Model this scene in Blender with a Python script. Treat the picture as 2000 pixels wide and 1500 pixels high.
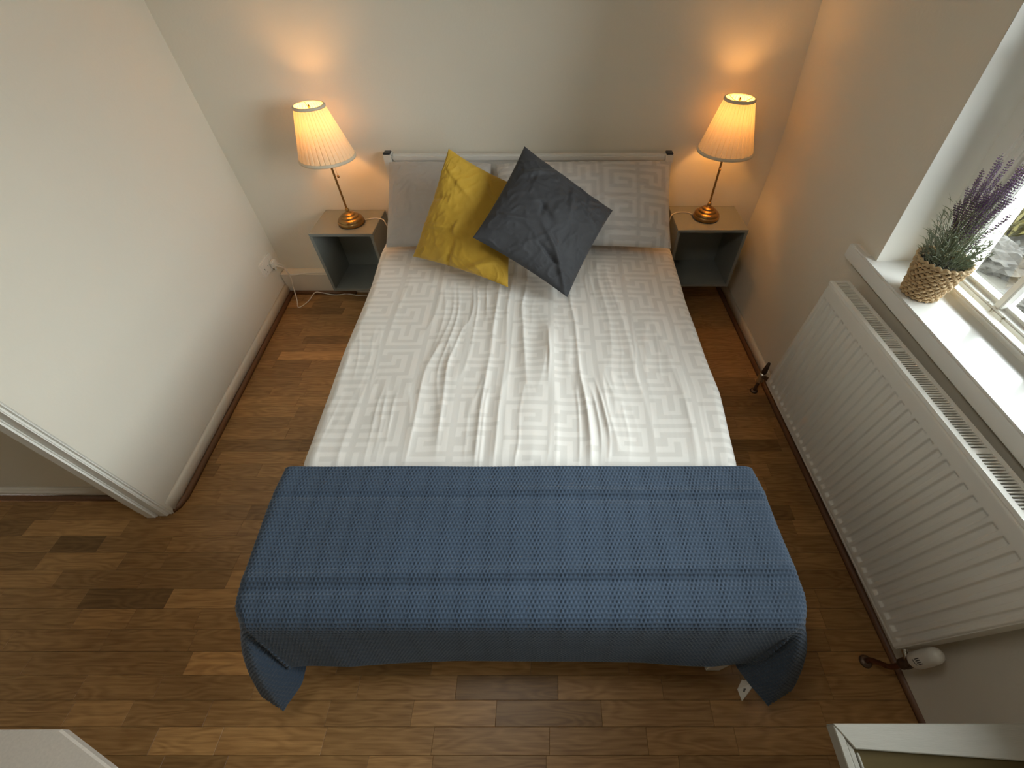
import bpy, bmesh, math, random
import numpy as np
from mathutils import Vector
for o in list(bpy.data.objects): bpy.data.objects.remove(o)
S = bpy.context.scene
COL = S.collection
random.seed(7); RNG = np.random.RandomState(11)

# ------------------------------------------------------------------ camera, light, exposure
cam = bpy.data.objects.new('camera', bpy.data.cameras.new('camera')); COL.objects.link(cam)
cam.location = (0.0983, -2.3188, 1.6686); cam.rotation_euler = (math.radians(90 - 48.345), 0, 0)
cam.data.sensor_width = 36; cam.data.lens = 823.35 * 36 / 2000
cam.data.shift_x = -0.0362; cam.data.shift_y = -0.0033
cam.data.clip_start = 0.02; cam.data.clip_end = 100
S.camera = cam

SKY_STRENGTH = 11.5
w = bpy.data.worlds.new('overcast_sky'); S.world = w; w.use_nodes = True
wn = w.node_tree.nodes; bg = wn['Background']
bg.inputs[0].default_value = (0.94, 0.985, 1.0, 1); bg.inputs[1].default_value = SKY_STRENGTH

pl = bpy.data.lights.new('window_portal', 'AREA'); pl.shape = 'RECTANGLE'; pl.size = 1.5; pl.size_y = 1.3
pl.cycles.is_portal = True
po = bpy.data.objects.new('window_portal', pl); COL.objects.link(po)
po.location = (1.56, -1.78, 1.47); po.rotation_euler = (0, math.radians(90), 0)

S.view_settings.view_transform = 'Standard'; S.view_settings.look = 'None'
S.view_settings.gamma = 1; S.view_settings.use_curve_mapping = False
S.view_settings.exposure = 0.62
LAMP_W = 2.2; LAMP_COL = (1.0, 0.45, 0.115)
cl = bpy.data.lights.new('added_fill_light', 'AREA'); cl.shape = 'DISK'; cl.size = .42; cl.energy = 3.5; cl.color = (1.0, .95, .86)  # added fill light, out of view, to lift the room's shadows
clo = bpy.data.objects.new('added_fill_light', cl); COL.objects.link(clo); clo.location = (-.25, -2.0, 2.325)
S.cycles.max_bounces = 10; S.cycles.diffuse_bounces = 7; S.cycles.transparent_max_bounces = 12
S.cycles.sample_clamp_indirect = 6.0
S.cycles.caustics_reflective = False; S.cycles.caustics_refractive = False

# ------------------------------------------------------------------ materials
class NT:
    def __init__(s, name):
        s.m = bpy.data.materials.new(name); s.m.use_nodes = True; s.t = s.m.node_tree
        s.b = s.t.nodes['Principled BSDF']; s.o = s.t.nodes['Material Output']
    def n(s, typ, **kw):
        x = s.t.nodes.new(typ)
        for k, v in kw.items():
            if k.startswith('i_'): x.inputs[int(k[2:]) if k[2:].isdigit() else k[2:].replace('_', ' ')].default_value = v
            else: setattr(x, k, v)
        return x
    def l(s, a, b): s.t.links.new(a, b)
    def math(s, op, a, b=None):
        x = s.n('ShaderNodeMath', operation=op)
        for i, q in enumerate((a, b)):
            if q is None: continue
            if isinstance(q, (int, float)): x.inputs[i].default_value = q
            else: s.l(q, x.inputs[i])
        return x.outputs[0]

def c4(c): return (c[0], c[1], c[2], 1)
def mat(name, col, rough=0.6, metal=0.0, nscale=0, nvar=0.06, bump=0.0, bscale=200, sheen=0, spec=0.5, stretch=None):
    t = NT(name); b = t.b
    b.inputs['Roughness'].default_value = rough; b.inputs['Metallic'].default_value = metal
    b.inputs['Specular IOR Level'].default_value = spec
    if sheen: b.inputs['Sheen Weight'].default_value = sheen; b.inputs['Sheen Roughness'].default_value = 0.4
    tc = t.n('ShaderNodeTexCoord'); src = tc.outputs['Object']
    if stretch:
        mp = t.n('ShaderNodeMapping'); mp.inputs['Scale'].default_value = stretch; t.l(src, mp.inputs[0]); src = mp.outputs[0]
    n = t.n('ShaderNodeTexNoise', i_Scale=nscale or 3.0, i_Detail=4.0); t.l(src, n.inputs['Vector'])
    r = t.n('ShaderNodeMix', data_type='RGBA')
    r.inputs[6].default_value = c4([x * (1 - nvar) for x in col]); r.inputs[7].default_value = c4([min(1, x * (1 + nvar)) for x in col])
    t.l(n.outputs[0], r.inputs[0]); t.l(r.outputs[2], b.inputs['Base Color'])
    if bump:
        n2 = t.n('ShaderNodeTexNoise', i_Scale=bscale, i_Detail=3.0); t.l(src, n2.inputs['Vector'])
        bp = t.n('ShaderNodeBump', i_Strength=bump, i_Distance=0.002); t.l(n2.outputs[0], bp.inputs['Height']); t.l(bp.outputs[0], b.inputs['Normal'])
    return t.m

M = {}
M['wall'] = mat('wall_paint', (.755, .72, .63), .85, nscale=1.5, nvar=.03, bump=.25, bscale=90, spec=.2)
M['ceilp'] = mat('ceiling_paint', (.88, .87, .84), .9)
M['white'] = mat('white_gloss_paint', (.84, .83, .78), .35, nscale=4, nvar=.03, bump=.08, bscale=40)
M['skirt'] = mat('skirting_paint', (.74, .69, .60), .45, nscale=6, nvar=.04)
M['sillpaint'] = mat('sill_gloss_paint', (.80, .81, .79), .18, nscale=3, nvar=.03, bump=.5, bscale=9)
M['enamel'] = mat('radiator_enamel', (.76, .74, .68), .42, nscale=5, nvar=.02, bump=.05, bscale=120)
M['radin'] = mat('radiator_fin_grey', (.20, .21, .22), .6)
M['beadwood'] = mat('beading_wood', (.17, .080, .036), .45, nscale=6, nvar=.25, stretch=(20, 1, 20))
M['box'] = mat('grey_green_paint', (.235, .25, .235), .5, nscale=8, nvar=.05, bump=.05)
M['brass'] = mat('antique_brass', (.36, .215, .08), .28, 1.0, nscale=30, nvar=.12)
M['shadetrim'] = mat('shade_trim_fabric', (.70, .62, .48), .8, bump=.3, bscale=400)
M['cord'] = mat('white_cable', (.75, .70, .62), .5)
M['plastic'] = mat('white_plastic', (.78, .75, .68), .35)
M['black'] = mat('black_plastic', (.03, .03, .035), .45)
M['bedwhite'] = mat('white_bed_paint', (.74, .73, .69), .5, nscale=8, nvar=.04, stretch=(1, 12, 12), bump=.1)
M['mattress'] = mat('mattress_fabric', (.75, .74, .70), .9, bump=.2)
M['pillow_plain'] = mat('plain_pillow_cotton', (.49, .465, .445), .85, nscale=40, nvar=.04, bump=.25, bscale=500, sheen=.2)
M['yellow'] = mat('mustard_velvet', (.47, .285, .022), .75, nscale=14, nvar=.16, bump=.2, bscale=300, sheen=.35)
M['grey'] = mat('charcoal_velvet', (.032, .033, .038), .75, nscale=12, nvar=.25, bump=.2, bscale=300, sheen=.12)
M['label'] = mat('care_label_satin', (.75, .74, .70), .5)
M['ink'] = mat('label_ink', (.10, .10, .10), .7)
M['oldmetal'] = mat('tarnished_metal', (.16, .11, .08), .45, .8, nscale=60, nvar=.5)
M['chrome'] = mat('chrome', (.75, .74, .70), .2, 1.0)
M['straw'] = mat('woven_straw', (.56, .40, .22), .7, nscale=60, nvar=.3, bump=.4, bscale=300)
M['strawdark'] = mat('straw_gap', (.09, .05, .02), .9)
M['soil'] = mat('dark_soil', (.03, .025, .02), .95, nscale=60, nvar=.5, bump=1, bscale=80)
M['stem'] = mat('lavender_stem_green', (.24, .27, .16), .7, nscale=30, nvar=.2)
M['leaf'] = mat('lavender_leaf_green', (.27, .31, .22), .7, nscale=30, nvar=.25)
M['flower'] = mat('lavender_purple', (.17, .095, .19), .8, nscale=80, nvar=.45)
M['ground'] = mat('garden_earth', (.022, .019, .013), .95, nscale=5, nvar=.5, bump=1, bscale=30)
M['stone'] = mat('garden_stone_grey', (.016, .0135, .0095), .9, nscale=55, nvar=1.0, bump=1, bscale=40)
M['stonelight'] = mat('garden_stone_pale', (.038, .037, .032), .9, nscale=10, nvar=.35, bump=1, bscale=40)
M['bush'] = mat('yellow_green_leaf', (.085, .072, .013), .7, nscale=12, nvar=.4)
M['oliveglass'] = mat('olive_brown_board', (.10, .075, .032), .8, spec=.1, nscale=8, nvar=.2, stretch=(1, 8, 1))
M['desk'] = mat('mottled_white_laminate', (.56, .51, .45), .5, nscale=160, nvar=.13)
M['ashframe'] = mat('whitewashed_wood', (.38, .365, .315), .55, nscale=7, nvar=.09, stretch=(1, 14, 14), bump=.2, bscale=60)
M['copper'] = mat('dark_copper_pipe', (.20, .09, .05), .4, .9)

# translucent pleated shade
t = NT('pleated_shade_fabric'); t.t.nodes.remove(t.b)
df = t.n('ShaderNodeBsdfDiffuse'); df.inputs[0].default_value = (.78, .68, .50, 1)
tr = t.n('ShaderNodeBsdfTranslucent'); tr.inputs[0].default_value = (.88, .74, .50, 1)
mx = t.n('ShaderNodeMixShader', i_0=.14); t.l(df.outputs[0], mx.inputs[1]); t.l(tr.outputs[0], mx.inputs[2]); t.l(mx.outputs[0], t.o.inputs[0])
M['shade'] = t.m
t = NT('bulb_glow'); t.t.nodes.remove(t.b)
e_ = t.n('ShaderNodeEmission', i_Strength=2.0); e_.inputs[0].default_value = (1, .62, .22, 1); tp_ = t.n('ShaderNodeBsdfTransparent'); ad = t.n('ShaderNodeAddShader')
t.l(e_.outputs[0], ad.inputs[0]); t.l(tp_.outputs[0], ad.inputs[1]); t.l(ad.outputs[0], t.o.inputs[0])
M['bulb'] = t.m
# glass
t = NT('window_glass'); t.t.nodes.remove(t.b)
a = t.n('ShaderNodeBsdfTransparent'); a.inputs[0].default_value = (.95, .97, .96, 1)
g = t.n('ShaderNodeBsdfGlossy'); g.inputs['Roughness'].default_value = .02
fr = t.n('ShaderNodeFresnel', i_IOR=1.35); mx = t.n('ShaderNodeMixShader'); t.l(fr.outputs[0], mx.inputs[0]); t.l(a.outputs[0], mx.inputs[1]); t.l(g.outputs[0], mx.inputs[2]); t.l(mx.outputs[0], t.o.inputs[0])
M['glass'] = t.m
# flaky window paint
t = NT('flaking_window_paint'); tc = t.n('ShaderNodeTexCoord')
n = t.n('ShaderNodeTexNoise', i_Scale=28.0, i_Detail=6.0); t.l(tc.outputs['Object'], n.inputs['Vector'])
cr = t.n('ShaderNodeValToRGB'); cr.color_ramp.elements[0].position = .36; cr.color_ramp.elements[0].color = (.30, .25, .17, 1)
cr.color_ramp.elements[1].position = .40; cr.color_ramp.elements[1].color = (.84, .84, .80, 1)
t.l(n.outputs[0], cr.inputs[0]); t.l(cr.outputs[0], t.b.inputs['Base Color']); t.b.inputs['Roughness'].default_value = .5
M['flaky'] = t.m
# oak parquet stave: tone from object colour, grain offset per object
t = NT('oak_parquet'); b = t.b
oi = t.n('ShaderNodeObjectInfo'); tc = t.n('ShaderNodeTexCoord')
off = t.n('ShaderNodeVectorMath', operation='SCALE'); cmb = t.n('ShaderNodeCombineXYZ')
t.l(oi.outputs['Random'], cmb.inputs[0]); t.l(oi.outputs['Random'], cmb.inputs[1]); t.l(oi.outputs['Random'], cmb.inputs[2])
t.l(cmb.outputs[0], off.inputs[0]); off.inputs['Scale'].default_value = 57.0
add = t.n('ShaderNodeVectorMath', operation='ADD'); t.l(tc.outputs['Object'], add.inputs[0]); t.l(off.outputs[0], add.inputs[1])
def mp(scale):
    m_ = t.n('ShaderNodeMapping'); m_.inputs['Scale'].default_value = scale; t.l(add.outputs[0], m_.inputs[0]); return m_.outputs[0]
n1 = t.n('ShaderNodeTexNoise', i_Scale=1.0, i_Detail=5.0, i_Roughness=.65); t.l(mp((7, 150, 1)), n1.inputs['Vector'])
n2 = t.n('ShaderNodeTexNoise', i_Scale=1.0, i_Detail=2.0); t.l(mp((2.6, 14, 1)), n2.inputs['Vector'])
wv = t.math('SINE', t.math('MULTIPLY', n2.outputs[0], 75.0))
wv = t.math('MULTIPLY', wv, .5); wv = t.math('ADD', wv, .5)
gr = t.math('ADD', t.math('MULTIPLY', n1.outputs[0], .70), t.math('MULTIPLY', wv, .14))
cr = t.n('ShaderNodeValToRGB'); cr.color_ramp.elements[0].position = .25; cr.color_ramp.elements[0].color = (.24, .122, .042, 1)
cr.color_ramp.elements[1].position = .68; cr.color_ramp.elements[1].color = (.475, .275, .108, 1); t.l(gr, cr.inputs[0])
mm = t.n('ShaderNodeVectorMath', operation='MULTIPLY'); t.l(cr.outputs[0], mm.inputs[0]); t.l(oi.outputs['Color'], mm.inputs[1])
t.l(mm.outputs[0], b.inputs['Base Color']); b.inputs['Roughness'].default_value = .38; b.inputs['Specular IOR Level'].default_value = .4
bp = t.n('ShaderNodeBump', i_Strength=.12, i_Distance=.001); t.l(n1.outputs[0], bp.inputs['Height']); t.l(bp.outputs[0], b.inputs['Normal'])
M['oak'] = t.m
# jacquard duvet cotton: two tones from the woven pattern attribute
def jacquard(name, ca, cb):
    t = NT(name); at = t.n('ShaderNodeAttribute', attribute_name='weave')
    r = t.n('ShaderNodeMix', data_type='RGBA'); r.inputs[6].default_value = c4(ca); r.inputs[7].default_value = c4(cb)
    t.l(at.outputs['Fac'], r.inputs[0]); t.l(r.outputs[2], t.b.inputs['Base Color'])
    rr = t.math('SUBTRACT', .75, t.math('MULTIPLY', at.outputs['Fac'], .18)); t.l(rr, t.b.inputs['Roughness'])
    t.b.inputs['Sheen Weight'].default_value = .15
    tc = t.n('ShaderNodeTexCoord'); n2 = t.n('ShaderNodeTexNoise', i_Scale=420.0); t.l(tc.outputs['Object'], n2.inputs['Vector'])
    bp = t.n('ShaderNodeBump', i_Strength=.15, i_Distance=.001); t.l(n2.outputs[0], bp.inputs['Height']); t.l(bp.outputs[0], t.b.inputs['Normal'])
    return t.m
M['duvet'] = jacquard('jacquard_duvet_cotton', (.69, .675, .645), (.795, .78, .75))
M['pillow_jac'] = jacquard('jacquard_pillow_cotton', (.50, .48, .465), (.60, .575, .55))
# knit yarn
t = NT('blue_knit_yarn'); tc = t.n('ShaderNodeTexCoord'); n = t.n('ShaderNodeTexNoise', i_Scale=9.0, i_Detail=3.0); t.l(tc.outputs['Object'], n.inputs['Vector'])
n3 = t.n('ShaderNodeTexNoise', i_Scale=900.0); t.l(tc.outputs['Object'], n3.inputs['Vector'])
r = t.n('ShaderNodeMix', data_type='RGBA'); r.inputs[6].default_value = (.029, .052, .088, 1); r.inputs[7].default_value = (.043, .074, .124, 1)
t.l(n.outputs[0], r.inputs[0]); t.l(r.outputs[2], t.b.inputs['Base Color']); t.b.inputs['Roughness'].default_value = .85; t.b.inputs['Sheen Weight'].default_value = .25
bp = t.n('ShaderNodeBump', i_Strength=.5, i_Distance=.001); t.l(n3.outputs[0], bp.inputs['Height']); t.l(bp.outputs[0], t.b.inputs['Normal'])
M['knit'] = t.m

# ------------------------------------------------------------------ helpers
ORG = {}
def _link(name, me, m, parent, smooth):
    o = bpy.data.objects.new(name, me); COL.objects.link(o)
    if m is not None: me.materials.append(M[m] if isinstance(m, str) else m)
    if parent is not None: o.parent = parent
    ORG[o.name] = ORG[parent.name] if parent is not None else Vector((0, 0, 0))
    if smooth: me.polygons.foreach_set('use_smooth', np.ones(len(me.polygons), bool))
    me.update(); return o
def mesh(name, V, F, m, parent=None, smooth=False):
    og = ORG[parent.name] if parent is not None else Vector((0, 0, 0))
    me = bpy.data.meshes.new(name); V = np.asarray(V, float) - np.array(og)
    me.from_pydata(V.tolist(), [], [tuple(f) for f in F]); return _link(name, me, m, parent, smooth)
def thing(name, loc, label, cat, group=None):
    o = bpy.data.objects.new(name, None); COL.objects.link(o); o.location = loc; o.empty_display_size = .1
    ORG[o.name] = Vector(loc); tag(o, label, cat, group); return o
def tag(o, label, cat, group=None):
    o['label'] = label; o['category'] = cat
    if group: o['group'] = group
    return o
def struct(o): o['kind'] = 'structure'; return o
def sroot(name, loc=(0, 0, 0)):
    o = bpy.data.objects.new(name, None); COL.objects.link(o); o.location = loc; o.empty_display_size = .1
    ORG[o.name] = Vector(loc); o['kind'] = 'structure'; return o
def boxes(name, bs, m, parent=None, bevel=0.0, seg=2):
    og = ORG[parent.name] if parent is not None else Vector((0, 0, 0))
    bm = bmesh.new()
    for (x0, x1, y0, y1, z0, z1) in bs:
        r = bmesh.ops.create_cube(bm, size=1)
        for v in r['verts']:
            v.co = Vector(((x0 + x1) / 2 + v.co.x * (x1 - x0), (y0 + y1) / 2 + v.co.y * (y1 - y0), (z0 + z1) / 2 + v.co.z * (z1 - z0))) - og
    if bevel: bmesh.ops.bevel(bm, geom=list(bm.edges), offset=bevel, segments=seg, affect='EDGES', clamp_overlap=True)
    me = bpy.data.meshes.new(name); bm.to_mesh(me); bm.free()
    return _link(name, me, m, parent, False)
def box(name, x0, x1, y0, y1, z0, z1, m, parent=None, bevel=0.0): return boxes(name, [(x0, x1, y0, y1, z0, z1)], m, parent, bevel)
def grid(name, P, m, parent=None, smooth=True, closeu=False, attr=None):
    """P: array (nu, nv, 3)"""
    og = np.array(ORG[parent.name]) if parent is not None else np.zeros(3)
    nu, nv = P.shape[:2]; V = (P - og).reshape(-1, 3)
    I = np.arange(nu * nv).reshape(nu, nv)
    if closeu: I = np.vstack([I, I[:1]])
    Q = np.stack([I[:-1, :-1], I[1:, :-1], I[1:, 1:], I[:-1, 1:]], -1).reshape(-1, 4)
    me = bpy.data.meshes.new(name); me.vertices.add(len(V)); me.vertices.foreach_set('co', V.ravel().astype(np.float32))
    me.loops.add(Q.size); me.loops.foreach_set('vertex_index', Q.ravel().astype(np.int32))
    me.polygons.add(len(Q)); me.polygons.foreach_set('loop_start', (np.arange(len(Q)) * 4).astype(np.int32))
    me.polygons.foreach_set('loop_total', np.full(len(Q), 4, np.int32))
    me.update(calc_edges=True); me.validate()
    if attr is not None:
        a = me.attributes.new('weave', 'FLOAT', 'POINT'); a.data.foreach_set('value', attr.ravel().astype(np.float32))
    return _link(name, me, m, parent, smooth)
def lathe(name, prof, c, m, parent=None, n=40, smooth=True):
    a = np.linspace(0, 2 * math.pi, n, endpoint=False); pr = np.array(prof)
    P = np.zeros((n, len(pr), 3)); P[..., 0] = c[0] + np.cos(a)[:, None] * pr[:, 0]; P[..., 1] = c[1] + np.sin(a)[:, None] * pr[:, 0]; P[..., 2] = c[2] + pr[:, 1]
    return grid(name, P, m, parent, smooth, closeu=True)
def crom(pts, k=8):
    p = [Vector(q) for q in pts]; p = [p[0] * 2 - p[1]] + p + [p[-1] * 2 - p[-2]]; out = []
    for i in range(1, len(p) - 2):
        for j in range(k):
            s = j / k; a, b_, c, d = p[i - 1:i + 3]
            out.append(.5 * ((2 * b_) + (c - a) * s + (2 * a - 5 * b_ + 4 * c - d) * s * s + (3 * b_ - a - 3 * c + d) * s ** 3))
    out.append(p[-2]); return out
def tube(name, pts, r, m, parent=None, n=8, smoothk=0, rend=None):
    P = crom(pts, smoothk) if smoothk else [Vector(q) for q in pts]
    out = np.zeros((len(P), n + 1, 3)); up = Vector((0, 0, 1))
    for i, q in enumerate(P):
        d = (P[min(i + 1, len(P) - 1)] - P[max(i - 1, 0)]).normalized()
        s = d.cross(up if abs(d.z) < .95 else Vector((1, 0, 0))).normalized(); u = s.cross(d)
        rr = r if rend is None else r + (rend - r) * i / (len(P) - 1)
        for k in range(n + 1):
            a = 2 * math.pi * k / n; out[i, k] = q + s * math.cos(a) * rr + u * math.sin(a) * rr
    return grid(name, out, m, parent)
def smooth_noise(nx, ny, X, Y, rng):
    """value noise, X in [0,nx], Y in [0,ny]"""
    G = rng.rand(int(nx) + 4, int(ny) + 4) * 2 - 1
    xi = np.clip(np.floor(X), 0, int(nx) + 1).astype(int); yi = np.clip(np.floor(Y), 0, int(ny) + 1).astype(int)
    fx = X - xi; fy = Y - yi; fx = fx * fx * (3 - 2 * fx); fy = fy * fy * (3 - 2 * fy)
    return (G[xi, yi] * (1 - fx) + G[xi + 1, yi] * fx) * (1 - fy) + (G[xi, yi + 1] * (1 - fx) + G[xi + 1, yi + 1] * fx) * fy
def sstep(a, b_, x): t_ = np.clip((x - a) / (b_ - a), 0, 1); return t_ * t_ * (3 - 2 * t_)
def normals(P):
    du = np.gradient(P, axis=0); dv = np.gradient(P, axis=1); n_ = np.cross(du, dv)
    return n_ / (np.linalg.norm(n_, axis=2, keepdims=True) + 1e-12)

# ------------------------------------------------------------------ room shell
Z_C = 2.42; YF = -3.7; XH = -3.3
def xl(y): return -1.5946 + .0896 * abs(y)
def wx(y, z):   # slightly wavy old plaster of the window wall
    b_ = np.interp(z, [0, .46, .7, .94, 1.08, 1.2, 1.3, 1.414, Z_C], [0, .034, .042, .039, .024, .011, .003, -.009, -.05])
    return 1.2286 + .0163 * np.abs(y) + b_ * np.clip(1 - np.abs(y) / 1.0, 0, 1)

floor = struct(box('floor', XH, 1.34, YF, .04, -.05, -.010, 'beadwood'))
# parquet staves, rows run along x
PITCH = .0655; Y0 = -2.3185
known = {  # row index counted from y=Y0 : list of (x_end, tone)
 0: [(-1.35, .95), (-1.092, .95), (-.896, 1.32), (-.58, 1.25), (-.252, 1.0), (.1, .95), (.394, .92), (.662, 1.08), (.95, 1.12)],
 1: [(-1.397, .98), (-1.213, 1.2), (-.964, .95), (-.591, 1.05), (-.328, .95), (-.067, 1.12), (.262, .72), (.605, 1.0), (.95, 1.08)],
 2: [(-1.75, 1.05), (-1.409, .95), (-1.159, 1.02), (-.849, .92), (-.515, 1.05), (-.2, 1.0), (.127, .62), (.462, 1.0), (.72, .88), (1.0, .95)],
 3: [(-1.96, .98), (-1.632, 1.0), (-1.100, .93), (-.873, 1.62), (-.6, 1.0), (-.289, .72), (.038, 1.08), (.36, .95), (.7, 1.0), (1.0, .9)],
 4: [(-1.75, 1.05), (-1.42, .98), (-1.121, .93), (-.8, 1.0), (.4, .9), (.78, 1.0), (1.05, .95)],
 5: [(-1.9, 1.0), (-1.567, .98), (-1.376, 1.22), (-1.141, 1.04), (-.85, 1.0)],
 6: [(-1.9, 1.1), (-1.593, .98), (-1.283, .6), (-1.03, 1.32), (-.7, 1.05)],
 7: [(-2.1, 1.0), (-1.739, 1.15), (-1.42, .85), (-1.097, .82), (-.8, 1.36)],
 8: [(-1.852, .82), (-1.542, 1.15), (-1.377, .88), (-1.1, .82), (-.8, 1.0)],
 9: [(-1.85, .92), (-1.666, .55), (-1.4, .9), (-1.0, .98)],
 25: [(-1.41, .85), (-1.0, 1.55)], 24: [(-1.212, .8), (-.85, 1.05)], 23: [(-1.231, .85), (-.85, 1.05)],
}
def board(xa, xb, ya, yb, tone, name='board'):
    g_ = .00025; zt = random.uniform(-.0003, .0003); h = .0006
    V = [(xa + g_, ya + g_, zt - h), (xb - g_, ya + g_, zt - h), (xb - g_, yb - g_, zt - h), (xa + g_, yb - g_, zt - h)]
    V += [(xa + g_ + h, ya + g_ + h, zt), (xb - g_ - h, ya + g_ + h, zt), (xb - g_ - h, yb - g_ - h, zt), (xa + g_ + h, yb - g_ - h, zt)]
    V += [(v[0], v[1], -.009) for v in V[:4]]
    F = [(4, 5, 6, 7)] + [(i, (i + 1) % 4, 4 + (i + 1) % 4, 4 + i) for i in range(4)] + [(8 + i, 8 + (i + 1) % 4, (i + 1) % 4, i) for i in range(4)]
    return V, F, tone
single = []; rest = []
r0 = int((YF - Y0) / PITCH) - 1; rr = random.Random(5)
for k in range(r0, int((0 - Y0) / PITCH) + 1):
    ya = Y0 + k * PITCH; yb = ya + PITCH
    ya, yb = max(ya, YF), min(yb, 0.0)
    if yb - ya < .004: continue
    segs = []; xs = XH - rr.random() * .3
    if k in known:
        first = known[k][0][0]
        while xs < first - .35:
            xe = xs + rr.uniform(.25, .45); segs.append((xs, xe, rr.uniform(.8, 1.15))); xs = xe
        for xe, tn in known[k]: segs.append((xs, xe, tn)); xs = xe
    while xs < 1.34:
        xe = xs + rr.choice([.18, .26, .33, .40, .46]) + rr.uniform(-.02, .02)
        segs.append((xs, xe, rr.choice([.70, .8, .86, .95, 1, 1.0, 1.06, 1.14, 1.28]))); xs = xe
    for (xa, xe, tn) in segs:
        xa, xe = max(xa, XH), min(xe, 1.33)
        if xe - xa < .02: continue
        lw = xl(ya) if ya > -1.5 else XH
        if xe < lw - .02: continue
        vis = False
        if ya > -1.5: vis = (xe > lw and xa < -.60) or (xe > .62)
        else: vis = (yb < -2.02 or xa < -.62 or xe > .62)
        vis = vis and (ya > -2.42) and (xa > -3.0 or xe > -2.7) and xe > -2.6
        (single if vis else rest).append(board(xa, xe, ya, yb, tn))
single.sort(key=lambda s_: -s_[0][0][1] if False else s_[0][0][1])
for V, F, tn in single[:298]:
    o = mesh('board', V, F, 'oak', floor); o.color = (tn, tn * .99, tn * .97, 1)
rest += single[298:]
V = []; F = []
for v_, f_, tn in rest:
    b0 = len(V); V += v_; F += [tuple(i + b0 for i in f) for f in f_]
o = mesh('parquet', V, F, 'oak', floor); o['kind'] = 'stuff'; o.color = (.97, .97, .97, 1)

struct(box('ceiling', XH - .1, 1.7, YF - .1, .2, Z_C, Z_C + .1, 'ceilp'))
struct(box('wall_back', XH - .1, 1.7, 0.0, .2, 0, Z_C, 'wall'))
struct(box('wall_front', XH - .1, 1.7, YF - .1, YF, 0, Z_C, 'wall'))
struct(box('wall_far_side', XH - .1, XH, YF, .0, 0, Z_C, 'wall'))
struct(box('wall_hall', XH, -1.60, -1.485, -1.36, 0, Z_C, 'wall'))
# left partition wall: a thin splayed slab ending in the door lining
V = []
for z in (0, Z_C):
    for (x, y) in ((xl(0), 0), (xl(1.57), -1.57), (-1.60, -1.57), (-1.66, -1.40), (-1.66, 0)): V.append((x + (.02 * z if y == 0 and x > -1.6 else 0), y, z))
F = [(4, 3, 2, 1, 0), (5, 6, 7, 8, 9)] + [(i, (i + 1) % 5, 5 + (i + 1) % 5, 5 + i) for i in range(5)]
struct(mesh('wall_left', V, F, 'wall'))
# window wall with its opening
WY0, WY1, WZ0, WZ1 = -1.0, -2.52, .832, 2.06
def yrev(z): return -1.025 + (z - .83) * .0965     # the reveal leans a little
wr = sroot('wall_right')
zs = np.linspace(0, Z_C, 34); XB = 1.62
P = np.array([[[wx(y * -1, z), -y, z] for z in zs] for y in np.linspace(0, 1, 12)])
for j, z in enumerate(zs):     # stretch so the last column sits on the reveal edge
    ye = yrev(min(max(z, .832), WZ1)); P[:, j, 1] = np.linspace(0, ye, 12); P[:, j, 0] = [wx(y, z) for y in P[:, j, 1]]
grid('plaster', P[::-1], 'wall', wr)
zr = [z for z in zs]
box('plaster', 1.245, XB, yrev(.83) + .0, -3.7, 0, WZ0 - .03, 'wall', wr)
box('plaster', 1.245, XB, -.93, -3.7, WZ1, Z_C, 'wall', wr)
box('plaster', 1.245, XB, WY1, -3.7, WZ0 - .03, WZ1, 'wall', wr)
V = [(1.2449, yrev(WZ0 - .03), WZ0 - .03), (1.2449, yrev(WZ1), WZ1), (XB, yrev(WZ1), WZ1), (XB, yrev(WZ0 - .03), WZ0 - .03)]
V += [(1.30, 0, WZ0 - .03), (1.30, 0, WZ1), (XB, 0, WZ1), (XB, 0, WZ0 - .03)]
mesh('reveal', V, [(0, 1, 2, 3), (4, 7, 6, 5), (0, 3, 7, 4), (1, 5, 6, 2), (2, 6, 7, 3)], 'white', wr)
box('plaster', 1.36, XB, -1.03, 0, 0, WZ0 - .03, 'wall', wr); box('plaster', 1.36, XB, -.93, 0, WZ1, Z_C, 'wall', wr)

# skirtings and wooden beading
def runstrip(name, pts, prof, m, parent=None):
    """prof (off, z) ; pts list of (x,y, nx,ny): wall points with the inward normal"""
    P = np.zeros((len(pts), len(prof) + 1, 3))
    for i, (x, y, nx, ny) in enumerate(pts):
        for j, (o_, z) in enumerate(list(prof) + [prof[0]]): P[i, j] = (x + nx * o_, y + ny * o_, z)
    ob = grid(name, P, m, parent, smooth=False); me = ob.data
    bm = bmesh.new(); bm.from_mesh(me); bmesh.ops.remove_doubles(bm, verts=bm.verts, dist=1e-5); bmesh.ops.holes_fill(bm, edges=bm.edges)
    bmesh.ops.recalc_face_normals(bm, faces=bm.faces); bm.to_mesh(me); bm.free(); return ob
PB = [(0, 0), (.013, 0), (.013, .056), (.008, .064), (.0, .070)]
QB = [(.0135, 0), (.031, 0), (.030, .008), (.026, .014), (.020, .018), (.0135, .019)]
n1_ = math.hypot(1, .0896)
L = [(xl(y) , y, 1 / n1_, .0896 / n1_) for y in (-.0, -.8, -1.5)]
Lb = L + [(xl(1.5) - .003, -1.535, .85, -.3), (-1.478, -1.555, .6, -.6)]
bl = struct(runstrip('baseboard_left', L + [(-1.462, -1.556, 1, -.1)], PB, 'skirt')); runstrip('beading', Lb, QB, 'beadwood', bl)
Rr = [(float(wx(y, 0.0)), y, -1, -.016) for y in (0, -1.0, -2.0, -3.6)]
br = struct(runstrip('baseboard_right', Rr, PB, 'skirt')); runstrip('beading', Rr, QB, 'beadwood', br)
Hh = [(x, -1.485, 0, -1) for x in (XH, -1.60)]
bh = struct(runstrip('baseboard_hall', Hh, PB, 'skirt')); runstrip('beading', Hh, QB, 'beadwood', bh)
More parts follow.
